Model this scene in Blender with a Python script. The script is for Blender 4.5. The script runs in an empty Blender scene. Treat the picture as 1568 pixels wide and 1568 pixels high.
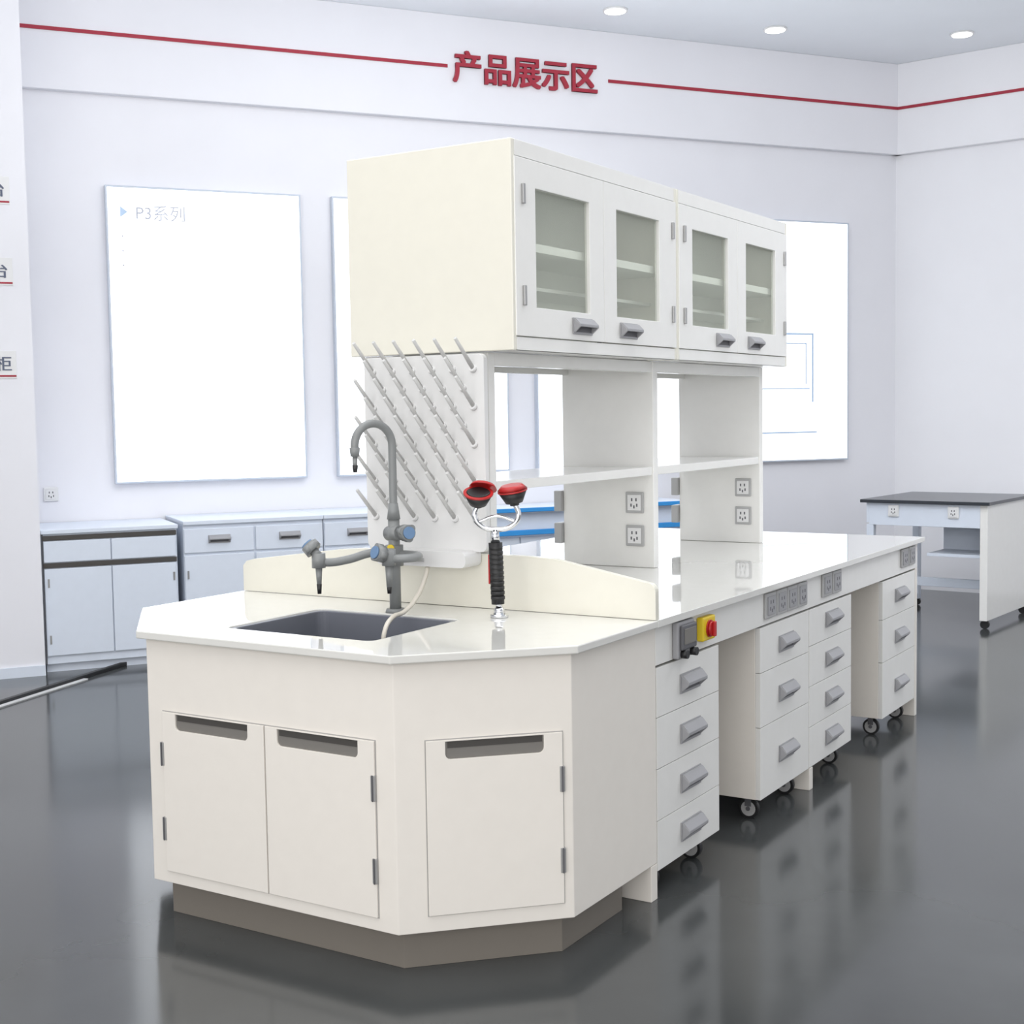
import bpy, bmesh, math
from mathutils import Vector, Matrix
sc=bpy.context.scene
col=sc.collection
sc.view_settings.view_transform='Standard'
sc.view_settings.exposure=.06
# ---------------------------------------------------------------- materials
def mat(name,c,rough=.4,metal=0,spec=.5,noise=0,nscale=20,bump=0,trans=0,emis=None,es=0,coat=0,rvar=0):
    m=bpy.data.materials.new(name);m.use_nodes=True;nt=m.node_tree;b=nt.nodes['Principled BSDF']
    b.inputs['Base Color'].default_value=(*c,1);b.inputs['Roughness'].default_value=rough
    b.inputs['Metallic'].default_value=metal;b.inputs['Specular IOR Level'].default_value=spec
    b.inputs['Transmission Weight'].default_value=trans;b.inputs['Coat Weight'].default_value=coat
    if emis: b.inputs['Emission Color'].default_value=(*emis,1);b.inputs['Emission Strength'].default_value=es
    tc=nt.nodes.new('ShaderNodeTexCoord');n=nt.nodes.new('ShaderNodeTexNoise');n.inputs['Scale'].default_value=nscale;n.inputs['Detail'].default_value=5
    nt.links.new(tc.outputs['Object'],n.inputs['Vector'])
    k=noise if noise else .01
    r=nt.nodes.new('ShaderNodeValToRGB');nt.links.new(n.outputs['Fac'],r.inputs[0])
    r.color_ramp.elements[0].position=.3;r.color_ramp.elements[1].position=.7
    r.color_ramp.elements[0].color=(*[x*(1-k) for x in c],1);r.color_ramp.elements[1].color=(*[min(1,x*(1+k)) for x in c],1)
    nt.links.new(r.outputs[0],b.inputs['Base Color'])
    if rvar:
        mr=nt.nodes.new('ShaderNodeMapRange');mr.inputs['To Min'].default_value=rough-rvar;mr.inputs['To Max'].default_value=rough+rvar
        nt.links.new(n.outputs['Fac'],mr.inputs['Value']);nt.links.new(mr.outputs[0],b.inputs['Roughness'])
    if bump:
        bp=nt.nodes.new('ShaderNodeBump');bp.inputs['Strength'].default_value=bump;bp.inputs['Distance'].default_value=.01
        nt.links.new(n.outputs['Fac'],bp.inputs['Height']);nt.links.new(bp.outputs[0],b.inputs['Normal'])
    return m
M_cream=mat('cream_powder_coat',(.83,.79,.73),.16)
M_over=mat('overhead_cream_panel',(.775,.755,.665),.16)
M_white=mat('white_powder_coat',(.82,.815,.79),.16)
M_top=mat('glossy_white_worktop',(.74,.735,.70),.03,spec=.8,coat=.5)
M_gap=mat('shadow_gap',(.10,.095,.09),.7)
M_gap2=mat('drawer_gap',(.38,.37,.36),.7)
M_plinth=mat('plinth_grey',(.20,.18,.155),.35)
M_slot=mat('slot_grey',(.19,.18,.165),.5)
M_slotd=mat('slot_dark',(.06,.055,.05),.6)
M_grey=mat('handle_grey',(.33,.33,.345),.4)
M_greyd=mat('handle_dark',(.11,.11,.12),.5)
M_hinge=mat('hinge_metal',(.38,.38,.38),.35,metal=.5)
M_faucet=mat('faucet_grey',(.23,.24,.24),.35)
M_knob=mat('knob_blue',(.14,.24,.40),.4)
M_black=mat('black_rubber',(.014,.014,.015),.45)
M_red=mat('red_plastic',(.45,.018,.018),.3)
M_yel=mat('yellow_plastic',(.75,.55,.02),.35)
M_chrome=mat('chrome',(.75,.76,.78),.12,metal=1)
M_sink=mat('sink_resin',(.17,.18,.21),.3)
M_peg=mat('peg_plastic',(.55,.55,.54),.4)
M_rack=mat('rack_plastic',(.74,.74,.735),.35)
M_tube=mat('hose_plastic',(.65,.61,.53),.35)
M_sock=mat('socket_grey',(.42,.42,.42),.35)
M_sockw=mat('socket_white',(.76,.76,.76),.3)
M_blk=mat('black_worktop',(.028,.033,.042),.25)
M_wcab=mat('far_cabinet_white',(.69,.745,.835),.35)
M_blue=mat('blue_rail',(.03,.28,.68),.35)
M_wall=mat('wall_paint',(.80,.80,.84),.75,nscale=3)
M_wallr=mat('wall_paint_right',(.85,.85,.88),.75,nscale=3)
M_ceil=mat('ceiling_paint',(.89,.92,.96),.85,nscale=3)
M_redp=mat('sign_red',(.36,.018,.04),.5)
M_floor=mat('polished_concrete',(.064,.068,.069),.14,noise=.22,nscale=.9,rvar=.07,spec=.5)
M_box=mat('lightbox_face',(.9,.93,1),.4,emis=(.95,.98,1),es=1.1)
M_boxf=mat('lightbox_frame',(.55,.6,.68),.4)
M_down=mat('downlight',(1,1,1),.4,emis=(1,.98,.94),es=4)
M_print=mat('poster_print',(.40,.52,.68),.5,emis=(.5,.62,.8),es=.2)
M_txt=mat('poster_text',(.38,.40,.46),.5,emis=(.6,.62,.68),es=.22)
M_sign=mat('sign_text',(.10,.12,.18),.5)
# glass : lightly frosted cabinet pane
M_glass=bpy.data.materials.new('cabinet_glass');M_glass.use_nodes=True
nt=M_glass.node_tree;nt.nodes.clear()
o=nt.nodes.new('ShaderNodeOutputMaterial');mx=nt.nodes.new('ShaderNodeMixShader');t=nt.nodes.new('ShaderNodeBsdfTransparent');gl=nt.nodes.new('ShaderNodeBsdfGlossy')
df=nt.nodes.new('ShaderNodeBsdfDiffuse');m2=nt.nodes.new('ShaderNodeMixShader')
df.inputs[0].default_value=(.78,.82,.72,1)
t.inputs[0].default_value=(.985,1,.97,1);gl.inputs['Roughness'].default_value=.05
m2.inputs[0].default_value=.30;nt.links.new(t.outputs[0],m2.inputs[1]);nt.links.new(df.outputs[0],m2.inputs[2])
mx.inputs[0].default_value=.05
nt.links.new(m2.outputs[0],mx.inputs[1]);nt.links.new(gl.outputs[0],mx.inputs[2]);nt.links.new(mx.outputs[0],o.inputs[0])
M_in=mat('cabinet_interior',(.90,.92,.86),.5)
# ---------------------------------------------------------------- helpers
ID=Matrix.Identity(4)
def frame(org,x,y,z):
    m=Matrix.Identity(4)
    for i,v in enumerate((x,y,z)):
        for k in range(3): m[k][i]=v[k]
    for k in range(3): m[k][3]=org[k]
    return m
def face(org,xd,nd): return frame(org,xd,(0,0,1),nd)   # (u, z, out)
class Grp:
    def __init__(s,name,loc=(0,0,0)):
        s.e=bpy.data.objects.new(name,None);s.e.location=loc;s.e.empty_display_size=.1;col.objects.link(s.e);s.loc=Vector(loc)
    def add(s,part,bm,mt,bev=0,smooth=False,seg=2):
        bmesh.ops.recalc_face_normals(bm,faces=bm.faces)
        me=bpy.data.meshes.new(part)
        bmesh.ops.translate(bm,verts=bm.verts,vec=-s.loc)
        if smooth:
            for f in bm.faces: f.smooth=True
        bm.to_mesh(me);bm.free();me.materials.append(mt)
        ob=bpy.data.objects.new(part,me);col.objects.link(ob);ob.parent=s.e
        if bev:
            md=ob.modifiers.new('b','BEVEL');md.width=bev;md.segments=seg;md.limit_method='ANGLE';md.angle_limit=.6
        return ob
    def box(s,part,a,b,mt,bev=.002,M=ID,seg=2):
        bm=bmesh.new();bmesh.ops.create_cube(bm,size=1)
        for v in bm.verts: v.co=M@Vector([a[i]+(b[i]-a[i])*(v.co[i]+.5) for i in range(3)])
        return s.add(part,bm,mt,bev,seg=seg)
    def prism(s,part,loops,h0,h1,mt,bev=.002,M=ID):
        bm=bmesh.new();es=[]
        for lp in loops:
            vs=[bm.verts.new((p[0],p[1],h0)) for p in lp]
            es+=[bm.edges.new((vs[i],vs[(i+1)%len(vs)])) for i in range(len(vs))]
        r=bmesh.ops.triangle_fill(bm,use_beauty=True,use_dissolve=False,edges=es,normal=(0,0,1))
        fs=[g for g in bm.faces]
        r=bmesh.ops.extrude_face_region(bm,geom=fs)
        nv=[g for g in r['geom'] if isinstance(g,bmesh.types.BMVert)]
        for v in nv: v.co.z=h1
        for v in bm.verts: v.co=M@v.co
        return s.add(part,bm,mt,bev)
    def cyl(s,part,p1,p2,r1,mt,r2=None,seg=20,bev=0):
        r2=r1 if r2 is None else r2
        p1=Vector(p1);p2=Vector(p2);d=p2-p1
        bm=bmesh.new();bmesh.ops.create_cone(bm,cap_ends=True,segments=seg,radius1=r1,radius2=r2,depth=d.length)
        R=d.to_track_quat('Z','Y').to_matrix().to_4x4()
        bmesh.ops.transform(bm,matrix=Matrix.Translation((p1+p2)/2)@R,verts=bm.verts)
        for f in bm.faces: f.smooth=len(f.verts)==4
        return s.add(part,bm,mt,bev)
    def tube(s,part,pts,r,mt,smooth=True):
        cu=bpy.data.curves.new(part,'CURVE');cu.dimensions='3D';cu.bevel_depth=r;cu.bevel_resolution=5;cu.use_fill_caps=True;cu.resolution_u=10
        sp=cu.splines.new('BEZIER' if smooth else 'POLY')
        if smooth:
            sp.bezier_points.add(len(pts)-1)
            for b,p in zip(sp.bezier_points,pts):
                b.co=Vector(p)-s.loc;b.handle_left_type=b.handle_right_type='AUTO'
        else:
            sp.points.add(len(pts)-1)
            for b,p in zip(sp.points,pts): b.co=(*(Vector(p)-s.loc),1)
        cu.materials.append(mt);ob=bpy.data.objects.new(part,cu);col.objects.link(ob);ob.parent=s.e;return ob
    def text(s,part,body,size,M,mt,ext=.004,off=0,align='LEFT'):
        cu=bpy.data.curves.new(part,'FONT');cu.body=body;cu.size=size;cu.extrude=ext;cu.offset=off;cu.align_x=align
        cu.materials.append(mt);ob=bpy.data.objects.new(part,cu);col.objects.link(ob);ob.parent=s.e
        ob.matrix_local=Matrix.Translation(-s.loc)@M;return ob
def single(name,fn):
    ob=fn(Grp('tmp_'+name));
    p=ob.parent;ob.parent=None;bpy.data.objects.remove(p);ob.name=name;return ob
def rect(u0,v0,u1,v1): return [(u0,v0),(u1,v0),(u1,v1),(u0,v1)]
# ---------------------------------------------------------------- measured plan
W,CH,L=1.6185,.3522,3.7402
o_,p_=.0275,.0785
YB=.8254
def octa(i,y1,x0=None):
    k=.414*i
    return [(-W+CH+k,i),(-CH-k,i),(-i,CH+k),(-i,y1),(-W+i,y1),(-W+i,CH+k)]
# ---------------------------------------------------------------- room
K=Vector((-1.4547,8.2848,0));A=.9689
U=Vector((math.cos(A),math.sin(A),0));N=Vector((math.sin(A),-math.cos(A),0))
D=Vector((.9955,-.0944,0));NR=Vector((-.0944,-.9955,0))
ZS,ZR,ZK=3.4694,3.8289,4.1748
MW=face(K,-U,N)      # (s,z,out)
MR=face(K,D,NR)
def room(name,a,b,m,M,bev=0): return single(name,lambda g:g.box(name,a,b,m,bev,M))
PS=6.645
room('wall_back',(-.3,0,-.2),(11,ZK,0),M_wall,MW)
room('wall_right',(-.25,0,-.2),(8.5,ZK,0),M_wallr,MR)
room('wall_left',(PS,0,0.001),(11,ZK,.66),M_wall,MW)
room('trim_1',(-.03,ZS,0.0),(PS,ZK,.06),M_wall,MW,.006)
room('trim_2',(-.03,ZS,0.0),(8.5,ZK,.06),M_wallr,MR,.006)
room('trim_3',(.0,ZR-.011,.061),(2.624,ZR+.011,.068),M_redp,MW)
room('trim_4',(3.856,ZR-.011,.061),(PS,ZR+.011,.068),M_redp,MW)
room('trim_5',(.04,ZR-.011,.061),(8.5,ZR+.011,.068),M_redp,MR)
room('baseboard_left',(PS+.0,0,.661),(11,.06,.672),M_wcab,MW)
single('floor',lambda g:g.box('floor',(-11,-7,-.1),(8,11,0),M_floor,0))
single('ceiling',lambda g:g.box('ceiling',(-11,-7,ZK),(8,11,ZK+.1),M_ceil,0))
for (x,y) in [(-2.60,5.647),(-1.869,6.709),(-.784,7.612),(-3.4,2.5),(-1.0,2.4),(1.2,3.4)]:
    g=Grp('recessed_downlight',(x,y,ZK))
    g.cyl('ring',(x,y,ZK-.012),(x,y,ZK),.085,M_sockw)
    g.cyl('lens',(x,y,ZK-.016),(x,y,ZK-.010),.07,M_down)
# sign
g=Grp('wall_sign',tuple(K-3.24*U+.07*N+Vector((0,0,3.74))))
for k,(du,dz) in enumerate(((-.005,-.004),(.005,-.004),(-.005,.004),(.005,.004))):
    Mt=frame(K-(3.27-du)*U+(.075+.0004*k)*N+Vector((0,0,3.746+dz)),U,(0,0,1),N)
    g.text('characters' if k==0 else 'characters_stroke_%d'%k,'\u4ea7\u54c1\u5c55\u793a\u533a',.222,Mt,M_redp,.01,0,'CENTER')
for i,(z,ch) in enumerate([(2.76,'\u53f0'),(2.31,'\u53f0'),(1.79,'\u67dc')]):
    c=K-6.93*U+.662*N+Vector((0,0,z))
    g=Grp('zone_label',tuple(c))
    g.box('plate',(6.735,z-.085,.6605),(7.2,z+.07,.664),M_sockw,.001,MW)
    g.box('underline',(6.738,z-.075,.664),(7.2,z-.065,.666),M_redp,0,MW)
    for k in range(2): g.text('character_%d'%k,ch,.09,frame(K-(6.85-.004*k)*U+(.666+.0003*k)*N+Vector((0,0,z-.035)),U,(0,0,1),N),M_sign,.001,0)
# light boxes
BT,BB=2.9162,1.0621
for i,(s0,s1) in enumerate([(4.90,6.137),(3.432,4.688),(1.903,3.213),(.499,1.72)]):
    g=Grp('lightbox_display',tuple(K-(s0+s1)/2*U+.03*N+Vector((0,0,(BT+BB)/2))))
    g.prism('frame',[rect(s0,BB,s1,BT),rect(s0+.012,BB+.012,s1-.012,BT-.012)],.001,.05,M_boxf,.002,MW)
    g.box('back',(s0+.012,BB+.012,.001),(s1-.012,BT-.012,.025),M_boxf,0,MW)
    g.box('panel',(s0+.010,BB+.010,.03),(s1-.010,BT-.010,.047),M_box,0,MW)
    if i==0:
        g.text('title','P3\u7cfb\u5217',.105,frame(K-5.96*U+.0485*N+Vector((0,0,2.715)),U,(0,0,1),N),M_txt,.001,0)
        g.prism('arrow',[[(6.05,2.72),(6.05,2.79),(6.005,2.755)]],.0475,.0485,M_print,0,MW)
        for k in range(3): g.box('bullet_%d'%k,(6.035,2.60-.09*k,.0475),(6.045,2.61-.09*k,.0485),M_txt,0,MW)
    if i==3:
        def ln(a,b,c,d,nm): g.box(nm,(a,b,.0475),(c,d,.0485),M_print,0,MW)
        ln(.834,2.04,1.45,2.055,'line_top');ln(.834,1.52,.85,2.05,'line_side');ln(.80,1.28,1.5,1.292,'line_base')
        ln(.87,1.62,1.4,1.63,'line_mid');ln(.90,1.66,.91,1.98,'line_inner');ln(.90,1.97,1.4,1.98,'line_inner_top')
def outlet(M,u,z,w=.086,h=.086,mt=M_sockw,d=.012,mt2=None,name='wall_outlet'):
    c=M@Vector((u,z,d/2));g=Grp(name,tuple(c))
    g.box('plate',(u-w/2,z-h/2,.0005),(u+w/2,z+h/2,d),mt,.004,M,3)
    g.box('insert',(u-w*.37,z-h*.37,d),(u+w*.37,z+h*.37,d+.003),mt2 or M_sockw,.002,M)
    for a,b in ((-.12,.14),(.12,.14),(-.16,-.12),(.16,-.12),(0,-.2)):
        g.box('slot',(u+a*w-.003,z+b*h-.006,d+.002),(u+a*w+.003,z+b*h+.006,d+.0036),M_greyd,0,M)
outlet(MW,6.521,1.01)
def bar_handle(g,M,u,z,w=.13,h=.05,n='handle'):
    g.prism(n+'_plate',[rect(u-w/2,z-h/2,u+w/2,z+h/2)],.0,.005,M_grey,.003,M)
    g.prism(n+'_recess',[rect(u-w*.40,z-h*.36,u+w*.40,z+h*.05)],.005,.0058,M_greyd,0,M)
    bm=bmesh.new()
    prof=[(.005,.46),(.012,.44),(.030,.10),(.030,-.06),(.024,-.06),(.022,.06),(.008,.30),(.005,.30)]
    a=[bm.verts.new(M@Vector((u-w*.47,z+q*h,p))) for p,q in prof];b=[bm.verts.new(M@Vector((u+w*.47,z+q*h,p))) for p,q in prof]
    k=len(prof)
    for i in range(k): bm.faces.new((a[i],a[(i+1)%k],b[(i+1)%k],b[i]))
    bm.faces.new(a);bm.faces.new(b)
    g.add(n+'_hood',bm,M_grey,.0015)
    for sgn in (-1,1):
        uu=u+sgn*w*.455
        bm=bmesh.new();pr=[(.005,.44),(.029,.08),(.029,-.06),(.005,-.42)]
        a=[bm.verts.new(M@Vector((uu-.004,z+q*h,p))) for p,q in pr];b=[bm.verts.new(M@Vector((uu+.004,z+q*h,p))) for p,q in pr]
        for i in range(4): bm.faces.new((a[i],a[(i+1)%4],b[(i+1)%4],b[i]))
        bm.faces.new(a);bm.faces.new(b);g.add(n+'_cheek',bm,M_grey,.001)
c=K-6.25*U+.31*N
g=Grp('base_cabinet',tuple(c))
XL=6.64
g.box('carcass',(5.865,.05,.01),(XL-.003,.81,.60),M_wcab,.002,MW)
g.box('side_shadow_gap',(XL-.012,.05,.60),(XL-.004,.81,.604),M_greyd,0,MW)
g.box('plinth',(5.88,0,.02),(XL-.01,.05,.57),M_wcab,.0,MW)
g.box('worktop',(5.86,.81,.005),(XL,.835,.62),M_wcab,.003,MW)
g.box('strip_top',(5.87,.772,.60),(XL-.008,.80,.612),M_slotd,.002,MW)
g.box('strip_lower',(5.87,.612,.60),(XL-.008,.64,.612),M_slotd,.002,MW)
for a,b in ((5.875,6.246),(6.252,XL-.013)):
    g.box('drawer_front',(a,.645,.60),(b,.768,.615),M_wcab,.003,MW)
    g.box('door',(a,.10,.60),(b,.607,.615),M_wcab,.003,MW)
g.box('hinge_1',(6.60,.50,.615),(6.61,.55,.62),M_hinge,0,MW);g.box('hinge_2',(6.60,.17,.615),(6.61,.22,.62),M_hinge,0,MW)
g.box('hinge_3',(5.885,.50,.615),(5.895,.55,.62),M_hinge,0,MW)
edges=[5.83,5.395,4.96,4.52,4.09]
for i in range(2):
    b0=edges[i*2];b1=edges[i*2+2]
    g=Grp('base_cabinet',tuple(K-(b0+b1)/2*U+.31*N))
    g.box('carcass',(b1+.003,.06,.01),(b0-.003,.825,.60),M_wcab,.002,MW)
    g.box('plinth',(b1+.02,0,.02),(b0-.02,.06,.55),M_wcab,.0,MW)
    g.box('worktop',(b1+.001,.825,.005),(b0-.001,.85,.62),M_wcab,.003,MW)
    for a,b in ((edges[i*2+1],b0),(b1,edges[i*2+1])):
        g.box('drawer_front',(a+.006,.655,.60),(b-.006,.80,.614),M_wcab,.003,MW)
        g.box('door',(a+.006,.09,.60),(b-.006,.64,.614),M_wcab,.003,MW)
        fm=face(K+.614*N,-U,N);bar_handle(g,fm,(a+b)/2,.735,.135,.05)
        g.box('door_hinge',(b-.03,.5,.614),(b-.02,.55,.62),M_hinge,0,MW)
g=Grp('laboratory_side_bench',tuple(K-3.0*U+.31*N))
g.box('carcass',(2.2,.06,.01),(4.07,.68,.57),M_wcab,.002,MW)
g.box('plinth',(2.22,0,.02),(4.05,.06,.5),M_wcab,0,MW)
g.box('worktop',(2.2,.80,.005),(4.07,.825,.62),M_wcab,.003,MW)
g.box('apron',(2.22,.68,.01),(4.05,.80,.58),M_wcab,.002,MW)
g.box('rail_upper',(2.2,.81,.62),(4.07,.838,.64),M_blue,.003,MW)
g.box('rail_lower',(2.2,.655,.60),(4.07,.69,.625),M_blue,.003,MW)
for k in range(4):
    g.box('door_%d'%k,(2.21+.465*k,.09,.57),(2.665+.465*k,.64,.585),M_wcab,.003,MW)
# floor track
g=Grp('floor_cable_track',(-4.3,2,0))
dv=(Vector((-4.233,1.781,0))-Vector((-4.516,2.879,0))).normalized();nn=Vector((-dv.y,dv.x,0))
Mf=frame((-4.516,2.879,0),dv,nn,(0,0,1))
g.box('track',(0,0,0),(2.6,.03,.022),M_black,.002,Mf)
g.box('edge_strip',(.45,.031,0),(2.6,.06,.006),M_sockw,.001,Mf)
# ---------------------------------------------------------------- island bench
g=Grp('laboratory_island_bench',(-W/2,L/2,0));B=g
SX0,SX1,SY0,SY1=-1.075,-.535,.163,.598
def rrect(x0,y0,x1,y1,r,n=5):
    out=[]
    for cx,cy,a0 in ((x1-r,y1-r,0),(x0+r,y1-r,90),(x0+r,y0+r,180),(x1-r,y0+r,270)):
        for i in range(n+1):
            a=math.radians(a0+90*i/n);out.append((cx+r*math.cos(a),cy+r*math.sin(a)))
    return out
g.prism('worktop_sink_end',[octa(0,YB+.01),rrect(SX0,SY0,SX1,SY1,.03)],.828,.85,M_top,.003)
g.prism('worktop_long',[[(0,YB+.01),(0,L),(-W,L),(-W,YB+.01)]],.828,.85,M_top,.0015)
inner=[(-W+CH+.02,.05),(-CH-.02,.05),(-.05,CH+.02),(-.05,.85),(-W+.05,.85),(-W+.05,CH+.02)]
g.prism('sink_cabinet_carcass',[octa(o_,.872),inner],.11,.827,M_cream,.002)
g.prism('sink_cabinet_floor',[inner],.112,.13,M_cream,0)
g.prism('plinth',[octa(p_,.74)],0,.112,M_plinth,.001)
def zsp():
    pts=[(-W+.004,.851),(-.003,.851),(-.003,.935)]
    for i in range(6):
        a=math.radians(90*i/5);pts.append((-.028+.025*math.cos(a),.935+.025*math.sin(a)))
    pts+=[(-.34,1.017),(-.44,1.022),(-1.08,1.022),(-1.18,1.014),(-1.56,.966),(-W+.02,.957),(-W+.004,.94)]
    return pts
g.prism('backsplash',[zsp()],-.022,0,M_over,.003,face((0,YB,0),(1,0,0),(0,-1,0)))
def slotloop(u0,z0,u1,z1,r=.014):
    o=[(u1,z1),(u0,z1)]
    for cx,a0 in ((u0+r,180),(u1-r,270)):
        for i in range(5):
            a=math.radians(a0+90*i/4);o.append((cx+r*math.cos(a),z0+r+r*math.sin(a)))
    return o
def slotdoor(n,M,u0,u1,z0,z1,s0,s1):
    g.box(n+'_gap',(u0-.0025,z0-.0025,0),(u1+.0025,z1+.0025,.0012),M_gap2,0,M)
    g.prism(n,[rect(u0,z0,u1,z1),slotloop(s0,.567,s1,z1-.004)],.0008,.007,M_cream,.0012,M)
    g.box(n+'_slot_back',(s0-.004,.56,.0012),(s1+.004,z1-.002,.0020),M_slot,0,M)
    g.box(n+'_slot_lip',(s0+.006,z1-.022,.002),(s1-.004,z1-.0045,.0035),M_slotd,0,M)
ME=face((0,o_,0),(1,0,0),(0,-1,0))
slotdoor('door_left',ME,-1.195,-.8055,.147,.617,-1.142,-.865)
slotdoor('door_middle',ME,-.8005,-.426,.147,.617,-.757,-.479)
q=.7071
MC=face((-CH-.414*o_,o_,0),(q,q,0),(q,-q,0))
slotdoor('door_right',MC,.081,.447,.155,.618,.132,.396)
def hinge(M,u,z0,z1,n): 
    g.box(n,(u-.007,z0,.0),(u+.007,z1,.010),M_hinge,.002,M)
    g.box(n+'_pin',(u-.0015,z0,.010),(u+.0015,z1,.0125),M_greyd,0,M)
for M,u in ((ME,-1.197),(ME,-.430),(MC,.445)):
    hinge(M,u,.458,.527,'hinge_upper');hinge(M,u,.238,.306,'hinge_lower')
XF=-o_
g.box('apron_right',(XF-.02,.874,.7067),(XF,L-.03,.8275),M_white,.0015)
g.box('apron_left',(-W+o_,.874,.7067),(-W+o_+.02,L-.03,.8275),M_white,.0015)
g.box('apron_far',(-W+o_+.02,L-.05,.7067),(XF-.02,L-.03,.8275),M_white,.0015)
g.box('service_spine',(-.84,.874,.10),(-.78,L-.06,.8275),M_white,.0015)
for x0 in (XF-.10,-W+o_):
    for (y0,y1,z1) in ((.832,.874,.109),(2.212,2.25,.0855),(L-.065,L-.03,.7067)):
        g.box('leg',(x0,y0,0),(x0+.10,y1,z1),M_cream,.002)
g.box('foot_rail_right',(XF-.16,.88,.03),(XF-.12,.89,.09),M_cream,.001)
# ---------------------------------------------------------------- mobile pedestals
MS=face((XF,0,0),(0,1,0),(1,0,0))  # (y,z,out)
MSL=face((-W+o_,0,0),(0,1,0),(-1,0,0))
def pedestal(M,y0,y1,zb,bounds,hz,side):
    sg=1 if side>0 else -1
    xf=XF if side>0 else -W+o_
    g=Grp('mobile_drawer_pedestal',(xf-sg*.26,(y0+y1)/2,0))
    g.box('carcass',(y0,zb,-.52),(y1,.700,-.018),M_cream,.002,M)
    g.box('front_shadow',(y0+.001,zb+.001,-.019),(y1-.001,.699,-.015),M_gap2,0,M)
    zz=[.700]+bounds+[zb]
    for i in range(len(zz)-1):
        g.box('drawer_front_%d'%(i+1),(y0+.0005,zz[i+1]+.001,-.018),(y1-.0005,zz[i]-.001,.0),M_white,.001,M)
        bar_handle(g,M,(y0+y1)/2+.005,hz[i],.15,.062,'handle_%d'%(i+1))
    for yy in (y0+.07,y1-.07):
        for hh in (-.07,-.46):
            c=M@Vector((yy,.036,hh))
            g.cyl('caster_wheel',c+Vector((-.0,-.011,0)),c+Vector((0,.011,0)),.036,M_black)
            g.cyl('caster_hub',c+Vector((-.0,-.0125,0)),c+Vector((0,.0125,0)),.027,M_sock)
            g.cyl('caster_axle',c+Vector((-.0,-.017,0)),c+Vector((0,.017,0)),.008,M_greyd)
            g.box('caster_fork',(c.x-.012,c.y-.016,.045),(c.x+.012,c.y-.013,zb),M_greyd,.001)
            g.box('caster_fork_far',(c.x-.012,c.y+.013,.045),(c.x+.012,c.y+.016,zb),M_greyd,.001)
            g.box('caster_plate',(c.x-.025,c.y-.025,zb-.006),(c.x+.025,c.y+.025,zb),M_greyd,.001)
h4=[.622,.466,.311,.158]
for M,sd in ((MS,1),(MSL,-1)):
    pedestal(M,.878,1.342,.082,[.548,.392,.235],h4,sd)
    pedestal(M,1.7065,2.203,.088,[.540,.346],[.617,.437,.216],sd)
    pedestal(M,2.210,2.716,.088,[.558,.402,.245],[.636,.479,.321,.167],sd)
    pedestal(M,3.155,3.668,.088,[.529,.339],[.616,.429,.207],sd)
for i in range(4): outlet(MS,1.79+.108*i,.772,.10,.09,M_sock,.010,M_grey,'bench_outlet')
for i in range(2): outlet(MS,2.395+.118*i,.775,.105,.09,M_sock,.010,M_grey,'bench_outlet')
for i in range(2): outlet(MS,3.475+.118*i,.775,.105,.085,M_sock,.010,M_grey,'bench_outlet')
g=Grp('circuit_breaker_box',(XF+.02,1.045,.765))
g.box('body',(.985,.708,.0005),(1.108,.822,.022),M_grey,.006,MS,3)
g.box('cover',(.995,.735,.022),(1.098,.812,.034),M_greyd,.005,MS,3)
g.box('window',(1.005,.752,.034),(1.088,.80,.036),M_slot,.001,MS)
for k in (0,1): g.cyl('latch_%d'%k,MS@Vector((1.012+.068*k,.722,.022)),MS@Vector((1.012+.068*k,.722,.042)),.013,M_black)
g=Grp('emergency_switch',(XF+.02,1.21,.772))
g.box('body',(1.165,.735,.0005),(1.262,.812,.025),M_yel,.006,MS,3)
g.cyl('collar',MS@Vector((1.213,.773,.025)),MS@Vector((1.213,.773,.029)),.028,M_red)
g.cyl('dial',MS@Vector((1.213,.773,.029)),MS@Vector((1.213,.773,.038)),.024,M_red)
g.box('grip',(1.206,.749,.037),(1.220,.797,.048),M_red,.003,MS)
# ---------------------------------------------------------------- sink
g=Grp('laboratory_sink',((SX0+SX1)/2,(SY0+SY1)/2,.75))
ro=rrect(SX0+.001,SY0+.001,SX1-.001,SY1-.001,.03)
ri=rrect(SX0+.016,SY0+.016,SX1-.016,SY1-.016,.03)
g.prism('bowl_wall',[ro,ri],.60,.846,M_sink,.003)
g.prism('bowl_bottom',[ri],.60,.612,M_sink,0)
g.cyl('drain',((SX0+SX1)/2,.38,.612),((SX0+SX1)/2,.38,.617),.045,M_black)
g.cyl('waste_pipe',((SX0+SX1)/2,.38,.35),((SX0+SX1)/2,.38,.60),.03,M_black)
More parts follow.
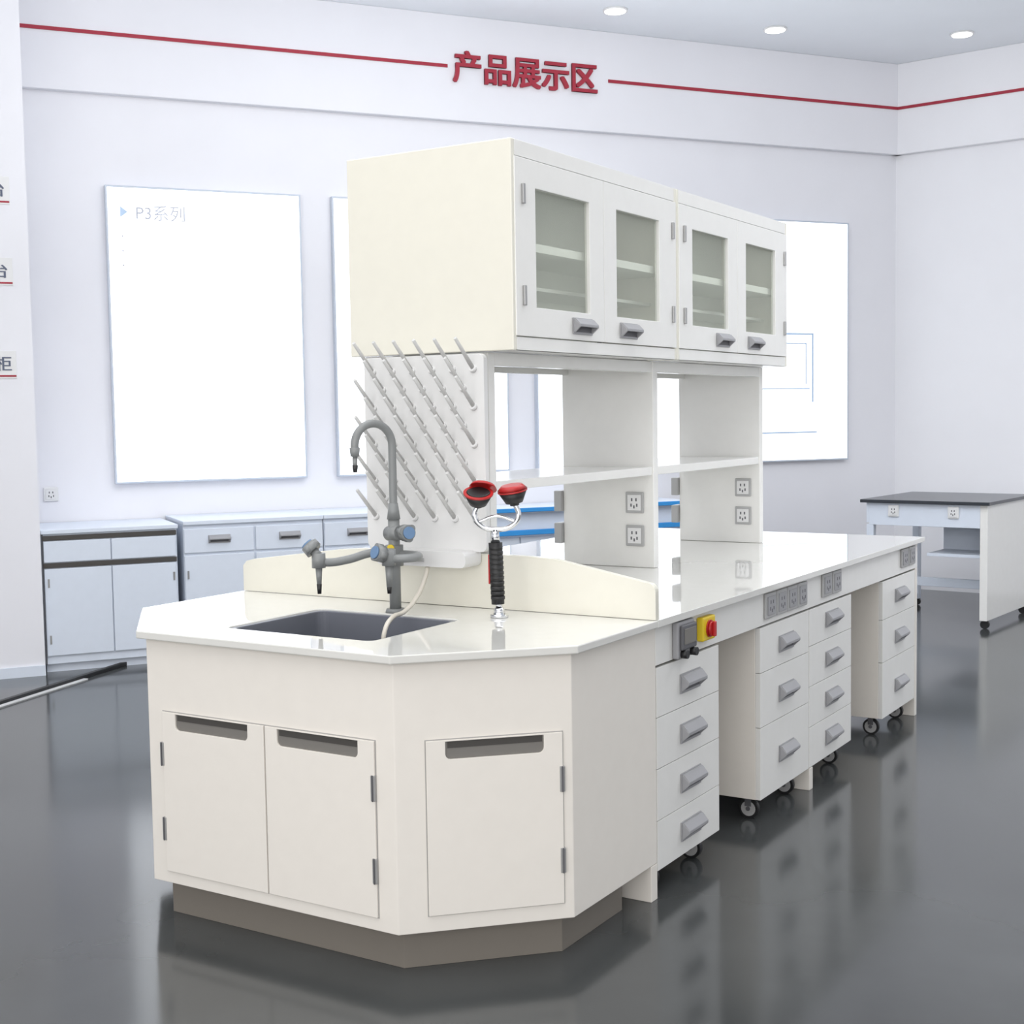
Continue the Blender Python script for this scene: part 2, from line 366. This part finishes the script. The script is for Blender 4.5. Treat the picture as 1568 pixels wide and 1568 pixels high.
# ---------------------------------------------------------------- overhead cabinet
XC0,XC1,YC0,YC1,YC2,Z0,Z1=-1.116,-.4819,.8356,2.0209,3.1972,1.6555,2.298
MU=face((XC1,0,0),(0,1,0),(1,0,0));MUL=face((XC0,0,0),(0,1,0),(-1,0,0))
for (y0,y1) in ((YC0,YC1-.001),(YC1+.001,YC2)):
    g=Grp('overhead_cabinet',((XC0+XC1)/2,(y0+y1)/2,Z0))
    g.box('side_near',(XC0,y0,Z0),(XC1,y0+.02,Z1),M_over,.003)
    g.box('side_far',(XC0,y1-.02,Z0),(XC1,y1,Z1),M_over,.003)
    g.box('top',(XC0+.001,y0+.02,Z1-.022),(XC1-.001,y1-.02,Z1-.001),M_white,.001)
    g.box('bottom',(XC0+.001,y0+.02,Z0+.001),(XC1-.001,y1-.02,Z0+.022),M_white,.001)
    g.box('centre_back',(-.81,y0+.02,Z0+.022),(-.79,y1-.02,Z1-.022),M_in,.0)
    g.box('shelf_upper',(XC0+.03,y0+.02,1.972),(XC1-.03,y1-.02,1.999),M_in,.001)
    g.box('shelf_lower_right',(-.79,y0+.02,1.862),(XC1-.10,y1-.02,1.874),M_in,.001)
    g.box('shelf_lower_left',(XC0+.10,y0+.02,1.862),(-.81,y1-.02,1.874),M_in,.001)
    for M,real in ((MU,1),(MUL,0)):
        g.box('rail_top',(y0+.02,Z1-.049,-.02),(y1-.02,Z1-.001,.0),M_white,.001,M)
        g.box('rail_bottom',(y0+.02,Z0+.001,-.02),(y1-.02,1.697,.0),M_white,.001,M)
        ym=(y0+y1)/2
        g.box('mullion',(ym-.012,1.697,-.02),(ym+.012,2.25,-.016),M_gap2,0,M)
        for a,b,gl0,gl1,hy,hg in ((y0+.014,ym-.0015,y0+.137,y0+.490,y0+.43,y0+.058),(ym+.0015,y1-.010,ym+.094,ym+.436,ym+.178,y1-.045)):
            g.prism('door_frame',[rect(a,1.700,b,2.246),rect(gl0,1.792,gl1,2.161)],-.016,.004,M_white,.002,M)
            bm=bmesh.new();bm.faces.new([bm.verts.new(M@Vector(p)) for p in ((gl0-.003,1.789,-.008),(gl1+.003,1.789,-.008),(gl1+.003,2.164,-.008),(gl0-.003,2.164,-.008))]);g.add('glass_pane',bm,M_glass)
            bar_handle(g,face((XC1+.004,0,0),(0,1,0),(1,0,0)) if real else face((XC0-.004,0,0),(0,1,0),(-1,0,0)),hy,1.746,.135,.055)
            for zz in (2.105,1.794):
                g.box('hinge',(hg-.007,zz,.004),(hg+.007,zz+.062,.013),M_hinge,.002,M)
# ---------------------------------------------------------------- reagent shelf
XP0,XP1=-1.0785,-.596
g=Grp('reagent_shelf',(-.82,2.0,.85))
g.box('upright_near',(XP0,.866,.8505),(XP1,.905,Z0-.001),M_white,.003)
g.box('upright_middle',(-1.0,2.043,.8505),(XP1,2.085,Z0-.001),M_white,.003)
g.box('upright_far',(-1.0,3.155,.8505),(XP1,3.195,Z0-.001),M_white,.003)
for a,b in ((.905,2.043),(2.085,3.155)):
    g.box('shelf_board',(-1.0,a,1.214),(XP1-.005,b,1.246),M_white,.003)
    g.box('beam_right',(XP1-.03,a,1.612),(XP1-.002,b,Z0-.001),M_white,.002)
    g.box('beam_left',(-1.0,a,1.612),(-.97,b,Z0-.001),M_white,.002)
    g.box('lamp_tube',(-.68,a+.1,1.615),(-.65,b-.1,1.64),M_sockw,.004)
MN=lambda y:face((0,y,0),(1,0,0),(0,-1,0))
for y in (2.043,3.155):
    for z in (1.106,.976):
        outlet(MN(y),-.676,z,.078,.083,M_sock,.010,M_sockw,'shelf_outlet')
        outlet(face((-1.0,0,0),(0,1,0),(-1,0,0)),y+.02,z,.078,.083,M_sock,.035,M_sock,'shelf_outlet')
# ---------------------------------------------------------------- drying rack
g=Grp('drying_rack',(-.84,.82,1.0))
YR=.80
g.prism('board',[rrect(-1.035,1.03,-.570,1.648,.02)],-.022,0,M_rack,.004,MN(YR))
g.prism('tray',[rrect(-.95,.985,-.605,1.035,.018)],-.022,.07,M_rack,.006,MN(YR))
g.box('tray_label',(-.80,.0,.0),(-.76,.012,.002),M_sock,0,Matrix.Translation((0,YR-.0715,1.0))@Matrix(((1,0,0,0),(0,0,-1,0),(0,1,0,0),(0,0,0,1))))
for r in range(9):
    z=1.60-.0585*r
    n=6 if r%2==0 else 5
    for i in range(n):
        x=-.998+.078*i+(0 if r%2==0 else .039)
        g.cyl('peg',(x,YR,z),(x,YR-.098,z+.092),.0072,M_peg,.0055,10)
        g.cyl('peg_base',(x,YR+.001,z),(x,YR-.008,z+.004),.013,M_rack,.011,12)
g=Grp('drain_hose',(-.72,.6,.9))
g.tube('hose',[(-.76,.75,.985),(-.735,.70,.955),(-.715,.62,.90),(-.71,.55,.868),(-.70,.48,.862),(-.685,.42,.83),(-.68,.40,.76)],.007,M_tube)
# ---------------------------------------------------------------- faucet
fx,fy=-.806,.637
g=Grp('laboratory_faucet',(fx,fy,.85))
g.cyl('base_flange',(fx,fy,.8505),(fx,fy,.862),.032,M_faucet,.028)
g.cyl('column_lower',(fx,fy,.862),(fx,fy,1.16),.018,M_faucet)
g.cyl('column_collar',(fx,fy,1.14),(fx,fy,1.19),.021,M_faucet,.014)
dx,dy=-.35,-.937;R=.067
pts=[(fx,fy,1.18),(fx,fy,1.28),(fx,fy,1.37)]
for i in range(1,17):
    a=math.pi*i/16;d=R-R*math.cos(a);pts.append((fx+dx*d,fy+dy*d,1.37+R*math.sin(a)))
e=pts[-1];pts.append((e[0],e[1],1.36))
g.tube('gooseneck',pts,.0125,M_faucet,False)
g.cyl('nozzle_collar',(e[0],e[1],1.365),(e[0],e[1],1.338),.016,M_faucet,.013)
g.cyl('nozzle',(e[0],e[1],1.338),(e[0],e[1],1.300),.008,M_faucet,.006)
g.cyl('nozzle_tip',(e[0],e[1],1.312),(e[0],e[1],1.290),.009,M_black,.006)
g.cyl('valve_block_upper',(fx-.02,fy,1.095),(fx+.035,fy-.015,1.10),.023,M_faucet)
def knob(c,d):
    c=Vector(c);d=Vector(d).normalized()
    g.cyl('knob_neck',c,c+d*.02,.014,M_faucet)
    g.cyl('knob_body',c+d*.02,c+d*.048,.026,M_faucet,.024)
    g.cyl('knob_cap',c+d*.048,c+d*.054,.019,M_knob)
    for k in range(3):
        s=d.orthogonal().normalized();s.rotate(Matrix.Rotation(k*2*math.pi/3,3,d))
        g.cyl('knob_lobe',c+d*.024+s*.018,c+d*.046+s*.018,.012,M_faucet)
knob((fx+.035,fy-.008,1.10),(.9,-.45,.05))
g.cyl('valve_block',(fx,fy,.995),(fx,fy,1.06),.028,M_faucet)
g.cyl('indicator',(fx+.008,fy-.028,1.052),(fx+.009,fy-.032,1.052),.012,M_yel)
lx,ly=fx-.155,fy-.178
g.tube('arm_left',[(fx,fy,1.04),(fx-.05,fy-.05,1.038),(fx-.10,fy-.11,1.020),(fx-.14,fy-.16,1.015),(lx,ly,1.02)],.013,M_faucet)
g.cyl('left_valve',(lx,ly,1.0),(lx,ly,1.045),.021,M_faucet)
knob((lx,ly,1.036),(-.75,-.2,.75))
g.cyl('left_nozzle',(lx,ly,1.005),(lx,ly,.945),.011,M_faucet,.007)
g.cyl('left_tip',(lx,ly,.95),(lx,ly,.92),.008,M_black,.006)
g.tube('arm_right',[(fx,fy,1.03),(fx+.07,fy-.005,1.032),(fx+.12,fy-.04,1.032),(fx+.115,fy-.09,1.032),(fx+.065,fy-.11,1.03)],.013,M_faucet)
rx,ry=fx+.062,fy-.112
g.cyl('right_valve',(rx,ry,1.01),(rx,ry,1.06),.021,M_faucet)
knob((rx,ry,1.04),(-.3,-.85,.25))
g.cyl('right_nozzle',(rx,ry,1.015),(rx,ry,.945),.012,M_faucet,.008)
g.cyl('right_tip',(rx,ry,.95),(rx,ry,.925),.008,M_black,.006)
# ---------------------------------------------------------------- eyewash
ex,ey=-.455,.686
g=Grp('eyewash_station',(ex,ey,.85))
g.cyl('base_flange',(ex,ey,.8505),(ex,ey,.86),.027,M_chrome)
g.cyl('base_nut',(ex,ey,.86),(ex,ey,.88),.018,M_chrome,.014)
g.cyl('stem',(ex,ey,.88),(ex-.004,ey,.90),.010,M_chrome)
g.cyl('hose_grip',(ex-.004,ey,.89),(ex-.010,ey,1.075),.0195,M_black,.021)
for k in range(11): g.cyl('grip_rib',(ex-.004-.0005*k,ey,.905+.015*k),(ex-.004-.0005*k,ey,.914+.015*k),.0214,M_black)
g.box('trigger_lever',(ex-.030,ey-.012,.95),(ex-.025,ey-.004,1.04),M_red,.002)
g.cyl('head_nut',(ex-.010,ey,1.075),(ex-.010,ey,1.115),.014,M_chrome,.012)
cr=Vector((.85,.52,0))
c0=Vector((ex-.004,ey,0))
hw=.055
l=c0-cr*hw;r=c0+cr*hw
g.tube('fork',[(*l.xy,1.190),(*(c0-cr*.066).xy,1.155),(*(c0-cr*.045).xy,1.125),(*c0.xy,1.115),(*(c0+cr*.045).xy,1.125),(*(c0+cr*.066).xy,1.155),(*r.xy,1.192)],.008,M_chrome)
g.tube('fork_brace',[(*(c0-cr*.058).xy,1.137),(*(c0).xy,1.155),(*(c0+cr*.058).xy,1.137)],.005,M_chrome)
for sgn,pc in ((-1,Vector((*l.xy,1.185))),(1,Vector((*r.xy,1.187)))):
    ax=Vector((-cr.x*sgn*.12,-cr.y*sgn*.12,1))+Vector((.2,-.5,0))*(.8 if sgn<0 else .25)
    ax.normalize()
    g.cyl('cup_stem_%d'%(sgn+2),pc,pc+ax*.02,.014,M_black)
    g.cyl('cup_bowl_%d'%(sgn+2),pc+ax*.008,pc+ax*.042,.026,M_black,.043,28)
    g.cyl('cup_rim_%d'%(sgn+2),pc+ax*.042,pc+ax*.047,.045,M_red,.045,28)
    g.cyl('cup_inner_%d'%(sgn+2),pc+ax*.047,pc+ax*.049,.036,M_black if sgn<0 else M_red,.032,28)
    if sgn>0: g.cyl('cup_cap',pc+ax*.049,pc+ax*.062,.045,M_red,.032,28)
    else:
        b=pc+ax*.047+Vector((-.008,.038,.010))
        g.cyl('cup_cap',b,b+Vector((-.1,.45,.9)).normalized()*.010,.042,M_red,.036,28)
# ---------------------------------------------------------------- right table
e1=Vector((.9955,-.0944,0));e2=Vector((.0944,.9955,0));O=Vector((-.289,6.382,0))
MT=frame(O,e1,e2,(0,0,1))
DT=.95
g=Grp('laboratory_table',tuple(O-e1*.44+e2*.35))
g.box('worktop',(-.885,0,.818),(0.0,DT+.02,.84),M_blk,.003,MT)
g.box('apron_front',(-.83,.03,.665),(-.07,.05,.818),M_wcab,.002,MT)
g.box('apron_back',(-.83,DT-.03,.68),(-.07,DT-.01,.818),M_wcab,.002,MT)
g.box('apron_left',(-.85,.03,.68),(-.83,DT-.01,.818),M_wcab,.002,MT)
g.box('leg_front_left',(-.85,.03,.05),(-.80,.08,.665),M_wcab,.003,MT)
g.box('leg_back_left',(-.85,DT-.06,.05),(-.80,DT-.01,.68),M_wcab,.003,MT)
g.box('side_panel_right',(-.07,.03,.055),(-.02,DT,.818),M_white,.003,MT)
g.box('crossbar',(-.80,.36,.22),(-.07,.40,.28),M_wcab,.003,MT)
g.box('mid_shelf',(-.45,.10,.46),(-.07,DT-.04,.48),M_wcab,.002,MT)
g.box('shelf_cabinet',(-.45,.42,.48),(-.07,DT-.04,.66),M_wcab,.002,MT)
g.box('left_foot_rail',(-.85,.08,.05),(-.81,DT-.06,.09),M_wcab,.002,MT)
for x,y in ((-.045,.07),(-.045,DT-.06),(-.825,.055),(-.825,DT-.035)):
    c=MT@Vector((x,y,.028));g.cyl('caster_wheel',c-e2*.015,c+e2*.015,.028,M_black);g.cyl('caster_plate',c+Vector((0,0,.022)),c+Vector((0,0,.03)),.022,M_black)
MTF=face(O+e2*.03,e1,-e2)
outlet(MTF,-.655,.765,.075,.08,M_sockw,.01,None,'table_outlet');outlet(MTF,-.245,.765,.075,.08,M_sockw,.01,None,'table_outlet')
# ---------------------------------------------------------------- camera
cam=bpy.data.cameras.new('camera');co=bpy.data.objects.new('camera',cam);col.objects.link(co);sc.camera=co
yw,pt,rl=.5554,.0713,-.0157
f0=Vector((-math.sin(yw),math.cos(yw),0));r0=Vector((math.cos(yw),math.sin(yw),0));u0=Vector((0,0,1))
f=math.cos(pt)*f0-math.sin(pt)*u0;u=math.cos(pt)*u0+math.sin(pt)*f0
rr=math.cos(rl)*r0+math.sin(rl)*u;uu=-math.sin(rl)*r0+math.cos(rl)*u
co.matrix_world=frame((1.7207,-2.7387,1.4565),rr,uu,-f)
cam.sensor_width=36;cam.lens=2124.63/1600*36;cam.clip_start=.05
# ---------------------------------------------------------------- light
w=bpy.data.worlds.new('world');sc.world=w;w.use_nodes=True
w.node_tree.nodes['Background'].inputs[0].default_value=(.95,.965,1,1);w.node_tree.nodes['Background'].inputs[1].default_value=.90
def area(name,loc,dirn,sx,sy,p,c):
    l=bpy.data.lights.new(name,'AREA');l.shape='RECTANGLE';l.size=sx;l.size_y=sy;l.energy=p;l.color=c
    o=bpy.data.objects.new(name,l);o.location=loc;o.rotation_euler=Vector(dirn).to_track_quat('-Z','Y').to_euler();col.objects.link(o)
area('ceiling_light_near',(-.5,-1.5,4.1),(0,0,-1),5,3.5,80,(1,.96,.91))
area('ceiling_light_middle',(-1.0,2.6,4.1),(0,0,-1),3.5,3,45,(1,.98,.96))
area('ceiling_light_right',(2.8,4.6,4.1),(0,.25,-1),3,3,165,(.97,.98,1))
area('rear_fill_light',(2.0,-6.3,2.2),(-.25,1,.06),8,3.4,225,(1,.97,.94))  # added fill behind the camera, brightens bench fronts, walls and ceiling
area('added_ceiling_uplight',(-.8,2.0,2.36),(0,0,1),.4,2.2,140,(.96,.975,1))  # no fixture here; unseen lamp added above the cabinets to brighten the ceiling
